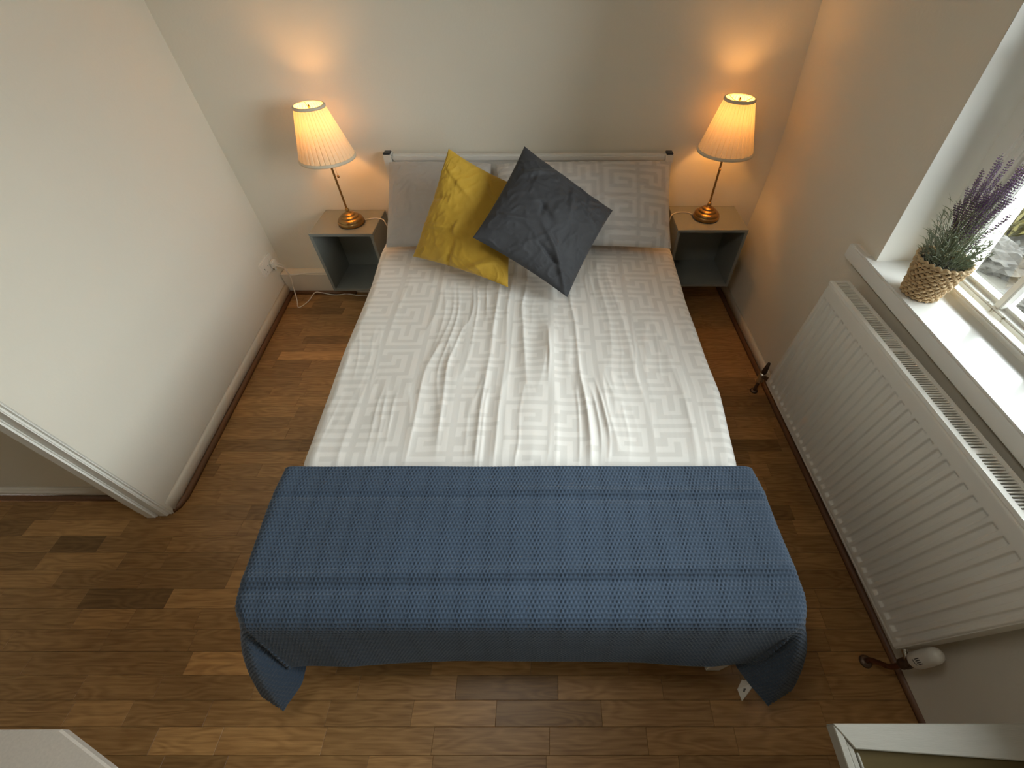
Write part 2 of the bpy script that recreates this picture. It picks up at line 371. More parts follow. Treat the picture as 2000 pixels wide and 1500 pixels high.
# boxed-in pipe ledge behind the left bedside box
tr1 = sroot('trim_1')
box('boxing', -1.586, -.98, -.070, -.001, .001, .140, 'skirt', tr1, .003); 
runstrip('beading', [(x, -.0575, 0, -1) for x in (-1.57, -1.15)], QB, 'beadwood', tr1)

# door lining at the end of the left wall
d1 = sroot('door_1')
boxes('architrave', [(-1.506, -1.470, -1.583, -1.50, .0, 2.05), (-1.474, -1.456, -1.574, -1.565, .0, 2.05)], 'white', d1, .003)
boxes('jamb', [(-1.552, -1.507, -1.592, -1.45, .0, 2.08)], 'white', d1, .006)
boxes('stop', [(-1.572, -1.550, -1.578, -1.45, .0, 2.06)], 'white', d1, .002)
boxes('lining', [(-1.60, -1.570, -1.56, -1.45, .0, 2.06)], 'wall', d1)

# ------------------------------------------------------------------ window
w1 = sroot('window_1', (1.4, -1.7, .83))
TL_ = .040      # the sill drops away from level by this much per metre, as the old sill does
def tilt(ob, yc, zc, s_):
    og = ORG[ob.name]
    for v in ob.data.vertices:
        y = v.co.y + og.y; v.co.z += (yc - y) * s_
    return ob
sl = boxes('window_sill', [(1.212, 1.42, -2.75, -.985, .812, .8435)], 'sillpaint', w1, .006); 
boxes('window_board_lip', [(1.2125, 1.255, -1.027, -.90, .795, .842)], 'white', w1, .006)
# joint lines of the sill: a front nosing strip
boxes('sill_nosing', [(1.209, 1.2335, -2.75, -.905, .792, .846)], 'sillpaint', w1, .005)
boxes('apron', [(1.236, 1.250, -2.72, -.93, .70, .776)], 'wall', w1, .004)
boxes('frame_rail', [(1.385, 1.418, -2.52, -1.02, .835, .862), (1.375, 1.398, -2.52, -1.02, .858, .869)], 'white', w1, .004)
boxes('frame_stile', [(1.392, 1.418, -1.050, -.94, .862, 2.06)], 'white', w1, .006)
boxes('frame_stile', [(1.412, 1.44, -1.072, -1.03, .862, 2.06)], 'white', w1, .006)
boxes('frame_stile', [(1.375, 1.44, -2.52, -2.44, .862, 2.06)], 'white', w1, .006)
boxes('frame_head', [(1.375, 1.44, -2.52, -.95, 2.0, 2.06)], 'white', w1, .006)
sash = boxes('sash', [(1.425, 1.462, -2.46, -1.07, .835, .872), (1.425, 1.462, -1.100, -1.07, .872, 2.0), (1.425, 1.462, -2.46, -2.415, .872, 2.0), (1.425, 1.462, -2.46, -1.07, 1.955, 2.0)], 'flaky', w1, .005)
boxes('putty', [(1.452, 1.480, -2.415, -1.100, .872, .882)], 'flaky', sash)
for yc in (-1.318, -1.54, -1.76, -1.98, -2.20): boxes('glazing_bar', [(1.432, 1.475, yc - .012, yc + .012, .872, 1.955)], 'white', sash, .004)
for zc in (1.42,): boxes('glazing_bar', [(1.434, 1.473, -2.415, -1.100, zc - .012, zc + .012)], 'white', sash, .004)
ys = [-1.100, -1.318, -1.54, -1.76, -1.98, -2.20, -2.415]
for a_, b_ in zip(ys[:-1], ys[1:]):
    for z0_, z1_ in ((.872, 1.408), (1.432, 1.955)): box('pane', 1.4525, 1.4555, b_, a_, z0_, z1_, 'glass', sash)

# ------------------------------------------------------------------ garden outside
gr_ = np.zeros((50, 50, 3)); gx = np.linspace(1.66, 9, 50); gy = np.linspace(-6, 5, 50)
gr_[..., 0] = gx[:, None]; gr_[..., 1] = gy[None]; gr_[..., 2] = .16 + .05 * RNG.randn(50, 50) + np.clip(gx[:, None] - 3.2, 0, 9) * .22
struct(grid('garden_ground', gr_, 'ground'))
def rock(name, c, s, m, seed, label, group=None):
    rg = np.random.RandomState(seed); bm = bmesh.new(); bmesh.ops.create_icosphere(bm, subdivisions=4, radius=1)
    ax = rg.randn(7, 3); ax /= np.linalg.norm(ax, axis=1)[:, None]; cut = rg.uniform(.55, .85, 7)
    for v in bm.verts:
        p_ = np.array(v.co)
        for a_, k_ in zip(ax, cut):
            d_ = p_ @ a_
            if d_ > k_: p_ -= a_ * (d_ - k_) * .9
        p_ *= 1 + .07 * rg.randn(); v.co = Vector((c[0] + p_[0] * s[0], c[1] + p_[1] * s[1], c[2] + p_[2] * s[2]))
    me = bpy.data.meshes.new(name); bm.to_mesh(me); bm.free(); o = _link(name, me, m, None, False); tag(o, label, 'stone', group); return o
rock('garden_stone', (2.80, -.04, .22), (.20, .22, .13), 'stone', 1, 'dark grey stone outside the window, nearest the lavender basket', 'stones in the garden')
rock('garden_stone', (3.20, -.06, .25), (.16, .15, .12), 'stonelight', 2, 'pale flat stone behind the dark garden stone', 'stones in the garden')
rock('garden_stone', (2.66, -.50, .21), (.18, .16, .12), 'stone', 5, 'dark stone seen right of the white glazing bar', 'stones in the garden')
V = []; F = []; rg_ = random.Random(9)
for i_ in range(900):
    x = rg_.uniform(2.3, 4.2); y = rg_.uniform(-1.2, 1.4); r_ = rg_.uniform(.012, .04); z = .17 + max(x - 3.2, 0) * .22; b0 = len(V)
    for (a, b_, c) in ((1, 0, 0), (0, 1, 0), (-1, 0, 0), (0, -1, 0), (0, 0, 1)): V.append((x + a * r_ * rg_.uniform(.7, 1.4), y + b_ * r_ * rg_.uniform(.7, 1.4), z + c * r_ * rg_.uniform(.5, 1.2)))
    F += [(b0, b0 + 1, b0 + 4), (b0 + 1, b0 + 2, b0 + 4), (b0 + 2, b0 + 3, b0 + 4), (b0 + 3, b0, b0 + 4)]
gv = mesh('garden_gravel', V, F, 'stonelight'); gv['kind'] = 'stuff'; tag(gv, 'loose pale rubble on the ground outside the window', 'gravel')
def bush(c, r_, n, label):
    V = []; F = []; rg = random.Random(3)
    for i in range(n):
        a_ = rg.uniform(0, 6.28); e = rg.uniform(0, 1.4); q = r_ * rg.uniform(.4, 1)
        p_ = Vector((c[0] + q * math.cos(a_) * math.cos(e), c[1] + q * math.sin(a_) * math.cos(e), c[2] + q * .7 * math.sin(e)))
        d_ = Vector((rg.gauss(0, 1), rg.gauss(0, 1), rg.gauss(.4, 1))).normalized() * .05; s_ = d_.cross(Vector((rg.random(), rg.random(), 1))).normalized() * .012
        b0 = len(V); V += [p_ - d_, p_ + s_, p_ + d_, p_ - s_]; F.append((b0, b0 + 1, b0 + 2, b0 + 3))
    t_ = thing('garden_shrub', c, label, 'shrub'); f_ = mesh('foliage', V, F, 'bush', t_); f_['kind'] = 'stuff'
    for k in range(6):
        a_ = k * 1.05; tube('branch', [c, (c[0] + r_ * .5 * math.cos(a_), c[1] + r_ * .5 * math.sin(a_), c[2] + r_ * .4)], .008, 'stem', t_, 5, 0, .003)
bush((3.30, .58, .20), .36, 2600, 'yellow-green shrub in the garden beyond the window')

# ------------------------------------------------------------------ bed
bed = thing('bed', (0, -1.05, 0), 'white painted double bed frame with black-capped headboard posts against the back wall', 'bed')
box('headboard', -.69, .69, -.050, -.030, .30, .815, 'bedwhite', bed, .003)
boxes('top_rail', [(-.700, .692, -.062, -.022, .806, .838)], 'bedwhite', bed, .008)
for s in (-1, 1):
    xc = .5 * (-.716 + .703) + s * .712
    p_ = box('post', xc - .020, xc + .020, -.068, -.018, 0, .840, 'bedwhite', bed, .003)
    box('end_cap', xc - .017, xc + .017, -.066, -.026, .8402, .848, 'black', p_, .002)
for s in (-1, 1): box('side_rail', s * .69 - .012, s * .69 + .012, -2.02, -.07, .20, .30, 'bedwhite', bed, .003)
box('foot_rail', -.68, .68, -2.085, -2.055, .20, .30, 'bedwhite', bed, .003)
for s in (-1, 1): box('leg', s * .655 - .025 - (.02 if s > 0 else 0), s * .655 + .025 - (.02 if s > 0 else 0), -2.110 + (.03 if s < 0 else 0), -2.056, .0, .199, 'bedwhite', bed, .003)
def rounded_slab(name, x0, x1, y0, y1, z0, z1, r_, m, parent=None, lab=None):
    ob = boxes(name, [(x0, x1, y0, y1, z0, z1)], m, parent, r_, 5); ob.data.polygons.foreach_set('use_smooth', np.ones(len(ob.data.polygons), bool)); return ob
mt = rounded_slab('mattress', -.665, .675, -2.045, -.072, .300, .485, .05, 'mattress')
tag(mt, 'white mattress under the duvet on the bed frame', 'mattress')

# duvet ------------------------------------------------------------
TILE = [
"#######.###.###.",
"#.........#.#...",
"#.#####.#.#.#.#.",
"#.#...#.#.#.#.#.",
"#.###.#.#.###.#.",
"#.....#.#.....#.",
"#######.#######.",
"................",
"#######.#######.",
"#.....#.#.....#.",
"#.###.#...###.#.",
"#.#...#...#.#.#.",
"#.#####.###.#.#.",
"#...........#.#.",
"#######.#####.#.",
"..............#."]
TB = np.array([[1.0 if ch == '#' else 0.0 for ch in r_] for r_ in TILE])
def weave(U, V_, cell=.0205, rowh=.0185):
    i = np.floor(V_ / rowh).astype(int); j = np.floor(U / cell).astype(int)
    i = i + (j // 16 % 2) * 5
    return TB[i % 16, j % 16]
def duvet():
    dw = .23; nu, nv = 500, 480
    u = np.linspace(-.71 - dw, .71 + dw, nu)[:, None] * np.ones((1, nv)); v = np.linspace(0, 2.06, nv)[None] * np.ones((nu, 1))
    y = -.07 - v * .955; y = np.maximum(y, -2.038)
    hl = np.interp(-y, [0, .3, .44, .7, 1.165, 1.4, 1.67, 2.04], [.745, .752, .750, .728, .708, .695, .676, .655])
    hr = np.interp(-y, [0, .3, .44, .8, 1.0, 1.22, 1.35, 1.67, 2.04], [.715, .722, .722, .708, .712, .712, .716, .690, .668])
    h = np.where(u < 0, hl, hr); au = np.abs(u) / .71 * 1.0
    s = np.abs(u); flat = h - .05
    r_ = .05; over = s - .66
    x = np.where(s <= .66, s / .66 * flat, 0); z = np.full_like(x, .530)
    arc = np.clip(over / (r_ * 1.57), 0, 1) * (math.pi / 2)
    x = np.where(s > .66, flat + r_ * np.sin(arc), x); z = np.where(s > .66, .530 - r_ * (1 - np.cos(arc)), z)
    dn = np.clip(over - r_ * 1.57, 0, None); x = x - dn * .08 + .006 * np.sin(y * 21) * np.clip(dn * 8, 0, 1); z = z - dn
    x = x * np.sign(u)
    z = z - .016 * sstep(1.62, 1.70, -y)
    # soft fullness and lengthwise creases
    rg = np.random.RandomState(4)
    X = (u + 1.0); Y = v
    env = np.exp(-((u - .10) / .42) ** 2) * sstep(.35, .9, -y) + .35 * sstep(.5, 1.2, -y)
    warp = smooth_noise(6, 8, X * 3, Y * 3.2, rg) * .020 + smooth_noise(12, 16, X * 6, Y * 7, rg) * .0045
    fan = (u + warp - .06) * (1 + .30 * np.clip(-y - .7, -.5, 1.2)) 
    a1 = 1 - np.abs(smooth_noise(60, 6, np.clip((u + warp + 1.1 - .12 * (-y - 1) * u) * 15, 0, 58), Y * 1.4, rg))
    a2 = 1 - np.abs(smooth_noise(90, 12, np.clip((u + warp * 1.6 + 1.1) * 33, 0, 88), Y * 2.6, rg))
    a3 = smooth_noise(12, 12, X * 5, Y * 4, rg)
    md = .55 + .6 * smooth_noise(14, 9, X * 5.5, Y * 3.5, rg)
    wr_ = ((a1 ** 2.6 * .0085 + a2 ** 3.2 * .0042 * np.clip(md, 0, 2)) * np.clip(md + .25, .2, 2) * env + a3 * .004) * (1 - .8 * sstep(1.60, 1.68, -y))
    drop = np.exp(-(((u + .02) / .5) ** 2)) * .01 * (1 - sstep(1.55, 1.68, -y))
    z = z + wr_ * (s < .70) + drop
    hw = sstep(.45, .65, s); z = z + .004 * np.sin(v * 9 + 2 * np.sign(u)) * hw * (s < .72)
    at = weave(u + 3.0, v + 1.0)
    P = np.stack([x, y, z], -1)
    o = grid('duvet', P[::-1], 'duvet', None, True, attr=at[::-1])
    return tag(o, 'creased pale grey duvet with woven square key pattern spread over the bed', 'duvet')
duvet()

# pillows ------------------------------------------------------------
def cushion(name, TLc, TRc, BRc, BLc, thick, m, parent, seed, n=110, pinch=.07, jac=False, crease=.006, flip=1, pw=.5, edge=.0, front=1.0, back=.45, folds=()):
    TLc, TRc, BRc, BLc = [np.array(c, float) for c in (TLc, TRc, BRc, BLc)]
    rg = np.random.RandomState(seed)
    t1 = np.linspace(-1, 1, n); sgn = np.sin(t1 * math.pi / 2)
    U, W = np.meshgrid(sgn, sgn, indexing='ij')
    pu = U * (1 - pinch * (1 - W ** 2) ** 1.0 * np.abs(U) ** 1.5); pw_ = W * (1 - pinch * (1 - U ** 2) * np.abs(W) ** 1.5)
    a = (pu + 1) / 2; b = (pw_ + 1) / 2
    base = (1 - a)[..., None] * ((1 - b)[..., None] * BLc + b[..., None] * TLc) + a[..., None] * ((1 - b)[..., None] * BRc + b[..., None] * TRc)
    N = np.cross(BRc - BLc, TLc - BLc); N /= np.linalg.norm(N)
    prof = ((1 - U ** 2).clip(0) ** pw * (1 - W ** 2).clip(0) ** pw)
    X = (U + 1) * 4; Y = (W + 1) * 4
    wp = smooth_noise(8, 8, X, Y, rg) * .8
    rid = 1 - np.abs(smooth_noise(20, 20, (X + wp) * 1.6 + 1, (Y + wp) * 1.6 + 1, rg)); rid2 = 1 - np.abs(smooth_noise(50, 50, (X * 1.0 + wp) * 3 + 3, (Y * .5 + wp) * 3 + 3, rg))
    em = sstep(0, .25, prof)
    w_ = (rid ** 5 * crease * 1.3 + rid2 ** 5 * crease * .5 + smooth_noise(8, 8, X * .9, Y * .9, rg) * crease * 1.2) * em
    for (u0, v0, du_, dv_, ln, wd, am) in folds:      # dents / ridges along given directions
        dx, dy = U - u0, W - v0; q = math.hypot(du_, dv_); al = (dx * du_ + dy * dv_) / q; ac = (-dx * dv_ + dy * du_) / q
        w_ = w_ + 1.25 * am * np.exp(-(al / ln) ** 2 - (ac / wd) ** 2)
    top = base + (prof * thick * front + w_)[..., None] * N; bot = base - (prof * thick * back)[..., None] * N
    at = None
    size_u = np.linalg.norm(BRc - BLc); size_v = np.linalg.norm(TLc - BLc)
    if jac: at = weave((pu + 1) / 2 * size_u + 4.1, (pw_ + 1) / 2 * size_v + 2.0)
    o = grid(name, top, m, parent, True, attr=at)
    bm = bmesh.new(); bm.from_mesh(o.data); b0 = len(bm.verts)
    o2 = grid(name, bot[::-1], m, parent, True, attr=(at[::-1] if jac else None)); bm.from_mesh(o2.data)
    bmesh.ops.remove_doubles(bm, verts=bm.verts, dist=.0006); bm.to_mesh(o.data); bm.free(); bpy.data.objects.remove(o2)
    for p_ in o.data.polygons: p_.use_smooth = True
    # piped seam around the outline
    ring = [base[i, 0] for i in range(0, n, 3)] + [base[n - 1, j] for j in range(0, n, 3)] + [base[i, n - 1] for i in range(n - 1, -1, -3)] + [base[0, j] for j in range(n - 1, -1, -3)]
    return o, ring
p1 = thing('pillow', (-.36, -.28, .53), 'plain grey-beige pillow leaning on the headboard behind the mustard cushion', 'pillow', 'bed pillows')
cushion('pillowcase', (-.700, -.105, .820), (-.19, -.105, .812), (-.17, -.475, .575), (-.690, -.480, .572), .085, 'pillow_plain', p1, 21, pinch=.03, crease=.0028, pw=.42)
p2 = thing('pillow', (.28, -.28, .53), 'pale grey pillow with woven key pattern, right of the charcoal cushion', 'pillow', 'bed pillows')
cushion('pillowcase', (-.165, -.135, .822), (.705, -.115, .828), (.685, -.495, .575), (-.13, -.47, .585), .090, 'pillow_jac', p2, 22, pinch=.03, jac=True, crease=.0032, pw=.42)

# cushions ------------------------------------------------------------
yc_ = thing('cushion', (-.3, -.6, .53), 'mustard yellow velvet cushion leaning on the pillows, partly under the charcoal one', 'cushion', 'velvet cushions')
Yf = [(-.1, -.2, .2, 1, .12, .05, .012), (-.75, .2, 1, .3, .2, .05, -.010), (-.2, -.8, .2, 1, .25, .05, -.012), (.5, -.75, 1, .6, .35, .07, .015), (-.6, -.3, 1, .2, .25, .05, .010), (-.3, .55, 1, -.4, .4, .06, .010), (.3, .8, 1, -1, .2, .05, -.01)]
cushion('cover', (-.312, -.465, 1.012), (-.05, -.40, .835), (-.077, -.824, .588), (-.513, -.644, .625), .072, 'yellow', yc_, 31, pinch=.045, crease=.0034, folds=Yf, pw=.55)
gc_ = thing('cushion', (.09, -.66, .53), 'charcoal velvet cushion standing on one corner in front of the mustard one', 'cushion', 'velvet cushions')
Gf = [(-.15, .05, 1, -.5, .22, .035, -.010), (-.2, .0, -.2, 1, .10, .03, -.008), (.15, -.35, 1, -.6, .3, .04, .010), (.3, -.6, 1, -.25, .3, .03, -.012), (.6, -.7, 1, -.9, .3, .04, .014), (-.6, .6, 1, .9, .3, .05, .012), (.55, .5, 1, -.3, .25, .04, .008), (-.6, -.4, 1, .35, .3, .04, .01), (.2, .5, .3, -1, .3, .05, .008)]
cushion('cover', (-.003, -.440, 1.012), (.378, -.530, .782), (.175, -.876, .575), (-.203, -.790, .800), .074, 'grey', gc_, 33, pinch=.045, crease=.0036, folds=Gf, pw=.55)

# knitted throw ------------------------------------------------------------
def throw():
    LA, LB = .30, .29; L_ = .40; st = .0025
    un = np.arange(-.70 - LA, .70 + LA + st / 2, st); vn = np.arange(0, L_ + LB + st / 2, st)
    U, V_ = np.meshgrid(un, vn, indexing='ij'); nu, nv = U.shape
    ZT = .550; R_ = .035
    yfar, yfoot = -1.668, -2.100
    b = V_ - L_; vt = np.clip(V_ / L_, 0, 1); ye = yfar + (yfoot + R_ - yfar) * vt
    edl = np.interp(-ye, [1.668, 1.75, 1.9, 2.02, 2.10], [.712, .712, .700, .684, .655])
    edr = np.interp(-ye, [1.668, 1.75, 1.9, 2.02, 2.10], [.722, .735, .738, .742, .722])
    ed = np.where(U < 0, edl, edr); sg = np.sign(U)
    a = np.abs(U) - .70
    xin = np.clip(np.abs(U) / .70, 0, 1) * (ed - R_)
    P = np.zeros((nu, nv, 3))
    P[..., 0] = xin * sg; P[..., 1] = ye; P[..., 2] = ZT
    def drop(r_, flare, L0):   # distance past edge -> (outward, down)
        ang = np.clip(r_ / (R_ * 1.3), 0, 1) * (math.pi / 2) * .93
        out = R_ * np.sin(ang) - R_ ; out = out + 0 * r_
        dn = R_ * (1 - np.cos(ang)); rest = np.clip(r_ - R_ * 1.3, 0, None)
        return out + rest * flare, dn + rest * (1 - flare * flare * .5)
    rg = np.random.RandomState(8)
    # side panels
    side = (a > 0) & (b <= 0); fr_ = (b > 0) & (a <= 0); cor = (a > 0) & (b > 0)
    wav = .012 * np.sin(V_ * 24 + 1.0 * sg) 
    flS = .05 + .12 * vt ** 2
    o_, d_ = drop(np.clip(a, 0, None), flS, 0)
    P[..., 0] = np.where(side, sg * (ed + o_ + .0 + wav * np.clip(a / LA, 0, 1)), P[..., 0]); P[..., 2] = np.where(side, ZT - d_, P[..., 2])
    P[..., 0] = np.where(~side & ~cor, P[..., 0] * (1 - R_ * 0 / .7), P[..., 0])
    # front panel : hem wave matches the photo (lower near both corners)
    hemw = np.interp(U, [-.70, -.62, -.50, -.35, -.18, .0, .2, .36, .46, .55, .64, .70], [.05, .035, .045, .012, -.008, -.004, -.002, .008, .035, .045, .015, .0])
    flF = .10 + hemw * 1.1
    o_, d_ = drop(np.clip(b, 0, None), flF, 0)
    P[..., 1] = np.where(fr_, yfoot - o_ - R_ * 0, P[..., 1]); P[..., 2] = np.where(fr_, ZT - d_, P[..., 2])
    # corners
    for s_ in (-1, 1):
        mk = cor & (sg == s_)
        aa = a[mk] / LA; bb = b[mk] / LB; r_ = np.maximum(aa, bb)
        tt = np.where(aa > bb, bb / (aa + 1e-9) * .5, 1 - .5 * aa / (bb + 1e-9))
        ex = .655 if s_ < 0 else .722
        # hem outline round the corner: (x, y, z)
        if s_ < 0:
            K = [0, .18, .35, .5, .62, .75, .88, 1]
            HX = [-.704, -.742, -.725, -.668, -.615, -.60, -.60, -.622]
            HY = [-2.100, -2.150, -2.195, -2.224, -2.165, -2.085, -2.085, -2.142]
            HZ = [.262, .215, .165, .13, .175, .225, .25, .262]
        else:
            K = [0, .18, .35, .5, .62, .75, .88, 1]
            HX = [.768, .815, .800, .730, .680, .640, .625, .655]
            HY = [-2.100, -2.135, -2.180, -2.213, -2.170, -2.130, -2.110, -2.125]
            HZ = [.262, .22, .170, .14, .175, .21, .24, .262]
        hx = np.interp(tt, K, HX); hy = np.interp(tt, K, HY); hz = np.interp(tt, K, HZ)
        rr_ = r_ * LA; ang = np.clip(rr_ / (R_ * 1.3), 0, 1) * (math.pi / 2) * .93
        th = tt * math.pi / 2
        q = np.clip((rr_ - R_ * .6) / (LA - R_ * .6), 0, 1)
        sx = s_ * (ex - R_ + R_ * np.sin(ang) * np.cos(th)); sy = yfoot + R_ - R_ * np.sin(ang) * np.sin(th)
        sz = ZT - R_ * (1 - np.cos(ang))
        qq = q ** 1.15; bul = np.sin(np.pi * q) * .018
        P[mk, 0] = sx * (1 - qq) + hx * qq + s_ * bul * np.cos(th); P[mk, 1] = sy * (1 - qq) + hy * qq - bul * np.sin(th) * (tt < .6); P[mk, 2] = sz * (1 - q) + hz * q
    # blend: smooth positions a little so seams between the regions vanish
    for it in range(26):
        Q = P.copy(); Q[1:-1] = (P[:-2] + 2 * P[1:-1] + P[2:]) / 4; P = Q
        Q = P.copy(); Q[:, 1:-1] = (P[:, :-2] + 2 * P[:, 1:-1] + P[:, 2:]) / 4; P = Q
    # broad folds running across, small lumps
    top = (1 - sstep(.0, .05, a)) * (1 - sstep(.0, .05, b))
    P[..., 2] += (.006 * np.exp(-((V_ - .075 - .006 * np.sin(U * 3)) / .010) ** 2) * sstep(-.3, .2, U) - .006 * np.exp(-((V_ - .100 - .006 * np.sin(U * 3)) / .010) ** 2)
                  - .007 * np.exp(-((V_ - .335 + .02 * U) / .014) ** 2) + .006 * np.exp(-((V_ - .305 + .02 * U) / .014) ** 2) + .004 * smooth_noise(12, 8, (U + 1.1) * 4, V_ * 8, rg)) * top
    N = normals(P)
    pu_, pv_ = .0104, .0100
    row = np.floor(V_ / pv_); fu = (U / pu_ + .5 * (row % 2)) % 1.0; fv = (V_ / pv_) % 1.0
    bead = np.sin(fu * math.pi) ** .8 * np.sin(fv * math.pi) ** .8
    P = P + N * (bead * .0038)[..., None]
    if N[nu // 2, 20, 2] < 0: P = P  # outward check below
    o = grid('throw_blanket', P if N[nu // 2, 20, 2] > 0 else P[::-1], 'knit', None, True)
    sm = o.modifiers.new('thickness', 'SOLIDIFY'); sm.thickness = .004; sm.offset = -1
    tag(o, 'blue bobble-knit throw blanket draped over the foot of the bed', 'blanket')
    og = o
    lb = mesh('care_label', [(.655, -2.155, .185), (.695, -2.160, .18), (.684, -2.180, .145), (.662, -2.200, .125), (.648, -2.174, .15)], [(0, 1, 2, 3, 4)], 'label', og)
    lb['label'] = 'white care label hanging under the right corner'
    mesh('print', [(.664, -2.1725, .1585), (.679, -2.174, .1575), (.676, -2.1815, .1475), (.663, -2.1805, .1490)], [(0, 1, 2, 3)], 'ink', lb)
    return o
throw()

# ------------------------------------------------------------------ bedside boxes
def bedside(x0, x1, z0, z1, label):
    r_ = thing('bedside_box', ((x0 + x1) / 2, 0, z0), label, 'shelf', 'bedside boxes'); t_ = .016; d_ = -.270
    box('top_panel', x0, x1, d_, -.003, z1 - t_, z1, 'box', r_, .0015)
    box('bottom_panel', x0 + t_, x1 - t_, d_ + .001, -.004, z0, z0 + t_, 'box', r_, .001)
    box('side_panel', x0, x0 + t_, d_, -.004, z0, z1 - t_, 'box', r_, .001); box('side_panel', x1 - t_, x1, d_, -.004, z0, z1 - t_, 'box', r_, .001)
    box('back_panel', x0 + t_, x1 - t_, -.016, -.004, z0 + t_, z1 - t_, 'box', r_)
bedside(-1.170, -.832, .161, .525, 'open grey-green bedside box on the wall left of the bed')
bedside(.772, 1.142, .192, .547, 'open grey-green bedside box on the wall right of the bed')

# ------------------------------------------------------------------ lamps
def lamp(x, y, z, label, chain):
    r_ = thing('table_lamp', (x, y, z), label, 'lamp', 'bedside lamps')
    lathe('base', [(0, 0.0), (0.064, 0.0), (0.0675, 0.0025), (0.069, 0.0067), (0.069, 0.0151), (0.0675, 0.0197), (0.0645, 0.0214), (0.064, 0.0231), (0.065, 0.0252), (0.062, 0.0319), (0.054, 0.0374), (0.0475, 0.0391), (0.047, 0.0407), (0.048, 0.0424), (0.045, 0.0466), (0.038, 0.05), (0.0325, 0.0508), (0.032, 0.0525), (0.0325, 0.0542), (0.029, 0.058), (0.022, 0.0609), (0.0175, 0.0617), (0.0165, 0.0638), (0.0125, 0.0672), (0.009, 0.0706), (0.0112, 0.0739), (0.0112, 0.0773), (0.0085, 0.0806), (0.006, 0.0874), (0, 0.0874)], (x, y, z + .0005), 'brass', r_, 56)
    tube('stem', [(x, y, z + .07), (x, y, z + .40)], .0052, 'brass', r_, 12)
    lathe('socket', [(0, .395), (.016, .395), (.018, .41), (.018, .445), (.014, .452), (0, .452)], (x, y, z), 'brass', r_, 20)
    b_ = lathe('bulb', [(0, 0), (.010, .003), (.016, .015), (.022, .035), (.0215, .048), (.014, .060), (0, .065)], (x, y, z + .452), 'bulb', r_, 20)
    # pleated shade
    n = 612; a = np.linspace(0, 2 * math.pi, n, endpoint=False); hz = np.linspace(0, 1, 10)
    pl_ = np.abs(np.cos(a * 17)) ** 14 * 1.5 + .22 * np.abs(np.cos(a * 51))
    zb, zt, rb, rt = .337, .558, .131, .0655
    P = np.zeros((n, 10, 3)); R_ = (rb + (rt - rb) * hz)[None] - .0036 * pl_[:, None] * (1 - .3 * hz)[None]
    P[..., 0] = x + np.cos(a)[:, None] * R_; P[..., 1] = y + np.sin(a)[:, None] * R_; P[..., 2] = z + zb + (zt - zb) * hz[None]
    sh = grid('lamp_shade', P, 'shade', r_, False, closeu=True)
    def band(z0_, z1_, ra, rb_):
        lathe('trim', [(ra - .0035, z0_), (ra + .0012, z0_), (ra + .0018, (z0_ + z1_) / 2), (rb_ + .0012, z1_), (rb_ - .0035, z1_), (ra - .0035, z0_)], (x, y, z), 'shadetrim', sh, 60)
    sl_ = (rt - rb) / (zt - zb)
    band(zb - .002, zb + .011, rb, rb + sl_ * .013); band(zt - .009, zt + .002, rt - sl_ * .011, rt)
    # spider: ring, three bent arms and finial
    zs_ = z + zt - .018
    tube('finial', [(x, y, zs_ - .075), (x, y, zs_ + .010)], .0022, 'brass', sh, 8); lathe('finial', [(0, 0), (.006, .001), (.005, .006), (.0025, .012), (0, .014)], (x, y, zs_ + .008), 'brass', sh, 14)
    for k in range(3):
        a_ = 2.2 + k * 2.094; tube('shade_arm', [(x, y, zs_ + .004), (x + .030 * math.cos(a_), y + .030 * math.sin(a_), zs_ + .004), (x + .058 * math.cos(a_), y + .058 * math.sin(a_), z + zt - .001)], .0013, 'brass', sh, 6)
    pc = tube('pull_chain', [(x + .0, y - .014, z + .42), (x + chain, y - .022, z + .40), (x + chain, y - .022, z + .262)], .0006, 'brass', r_, 5)
    lathe('chain_ball', [(0, 0), (.0045, .002), (.0065, .0075), (.0045, .013), (0, .015)], (x + chain, y - .022, z + .25), 'brass', pc, 14)
    ld = bpy.data.lights.new('bulb_light', 'POINT'); ld.energy = LAMP_W; ld.color = LAMP_COL; ld.shadow_soft_size = .028
    lo = bpy.data.objects.new('bulb_light', ld); COL.objects.link(lo); lo.parent = r_; lo.location = (0, 0, .49)
    b_.visible_shadow = True
lamp(-.972, -.158, .525, 'brass lamp with cream pleated shade on the left bedside box', .028)
lamp(.947, -.138, .547, 'brass lamp with cream pleated shade on the right bedside box', -.006)
def cord(name, pts, r_, label, k=8): return tag(tube(name, pts, r_, 'cord', None, 8, k), label, 'cord')
cord('lamp_cord', [(-.908, -.130, .531), (-.880, -.112, .529), (-.845, -.110, .5285), (-.815, -.118, .526), (-.800, -.130, .505), (-.797, -.10, .40), (-.795, -.06, .20), (-.790, -.05, .06), (-.85, -.06, .006)], .0028, 'white cord running off the left bedside box beside the lamp')
cord('lamp_cord', [(.880, -.112, .553), (.860, -.088, .551), (.820, -.084, .5505), (.775, -.105, .550), (.760, -.125, .535), (.757, -.10, .40), (.755, -.06, .2), (.74, -.1, .02)], .0028, 'white cord running off the right bedside box beside the lamp')
cord('power_cord', [(-1.555, -.128, .245), (-1.520, -.095, .200), (-1.515, -.090, .13), (-1.520, -.105, .062), (-1.500, -.160, .012), (-1.466, -.225, .0035), (-1.430, -.165, .0045), (-1.405, -.100, .022), (-1.365, -.100, .024), (-1.300, -.098, .006), (-1.250, -.095, .0035), (-1.205, -.086, .0035), (-1.120, -.105, .0035), (-.95, -.12, .0035), (-.72, -.2, .0035)], .0030, 'white cable trailing from the wall socket along the floor under the left box', 10)
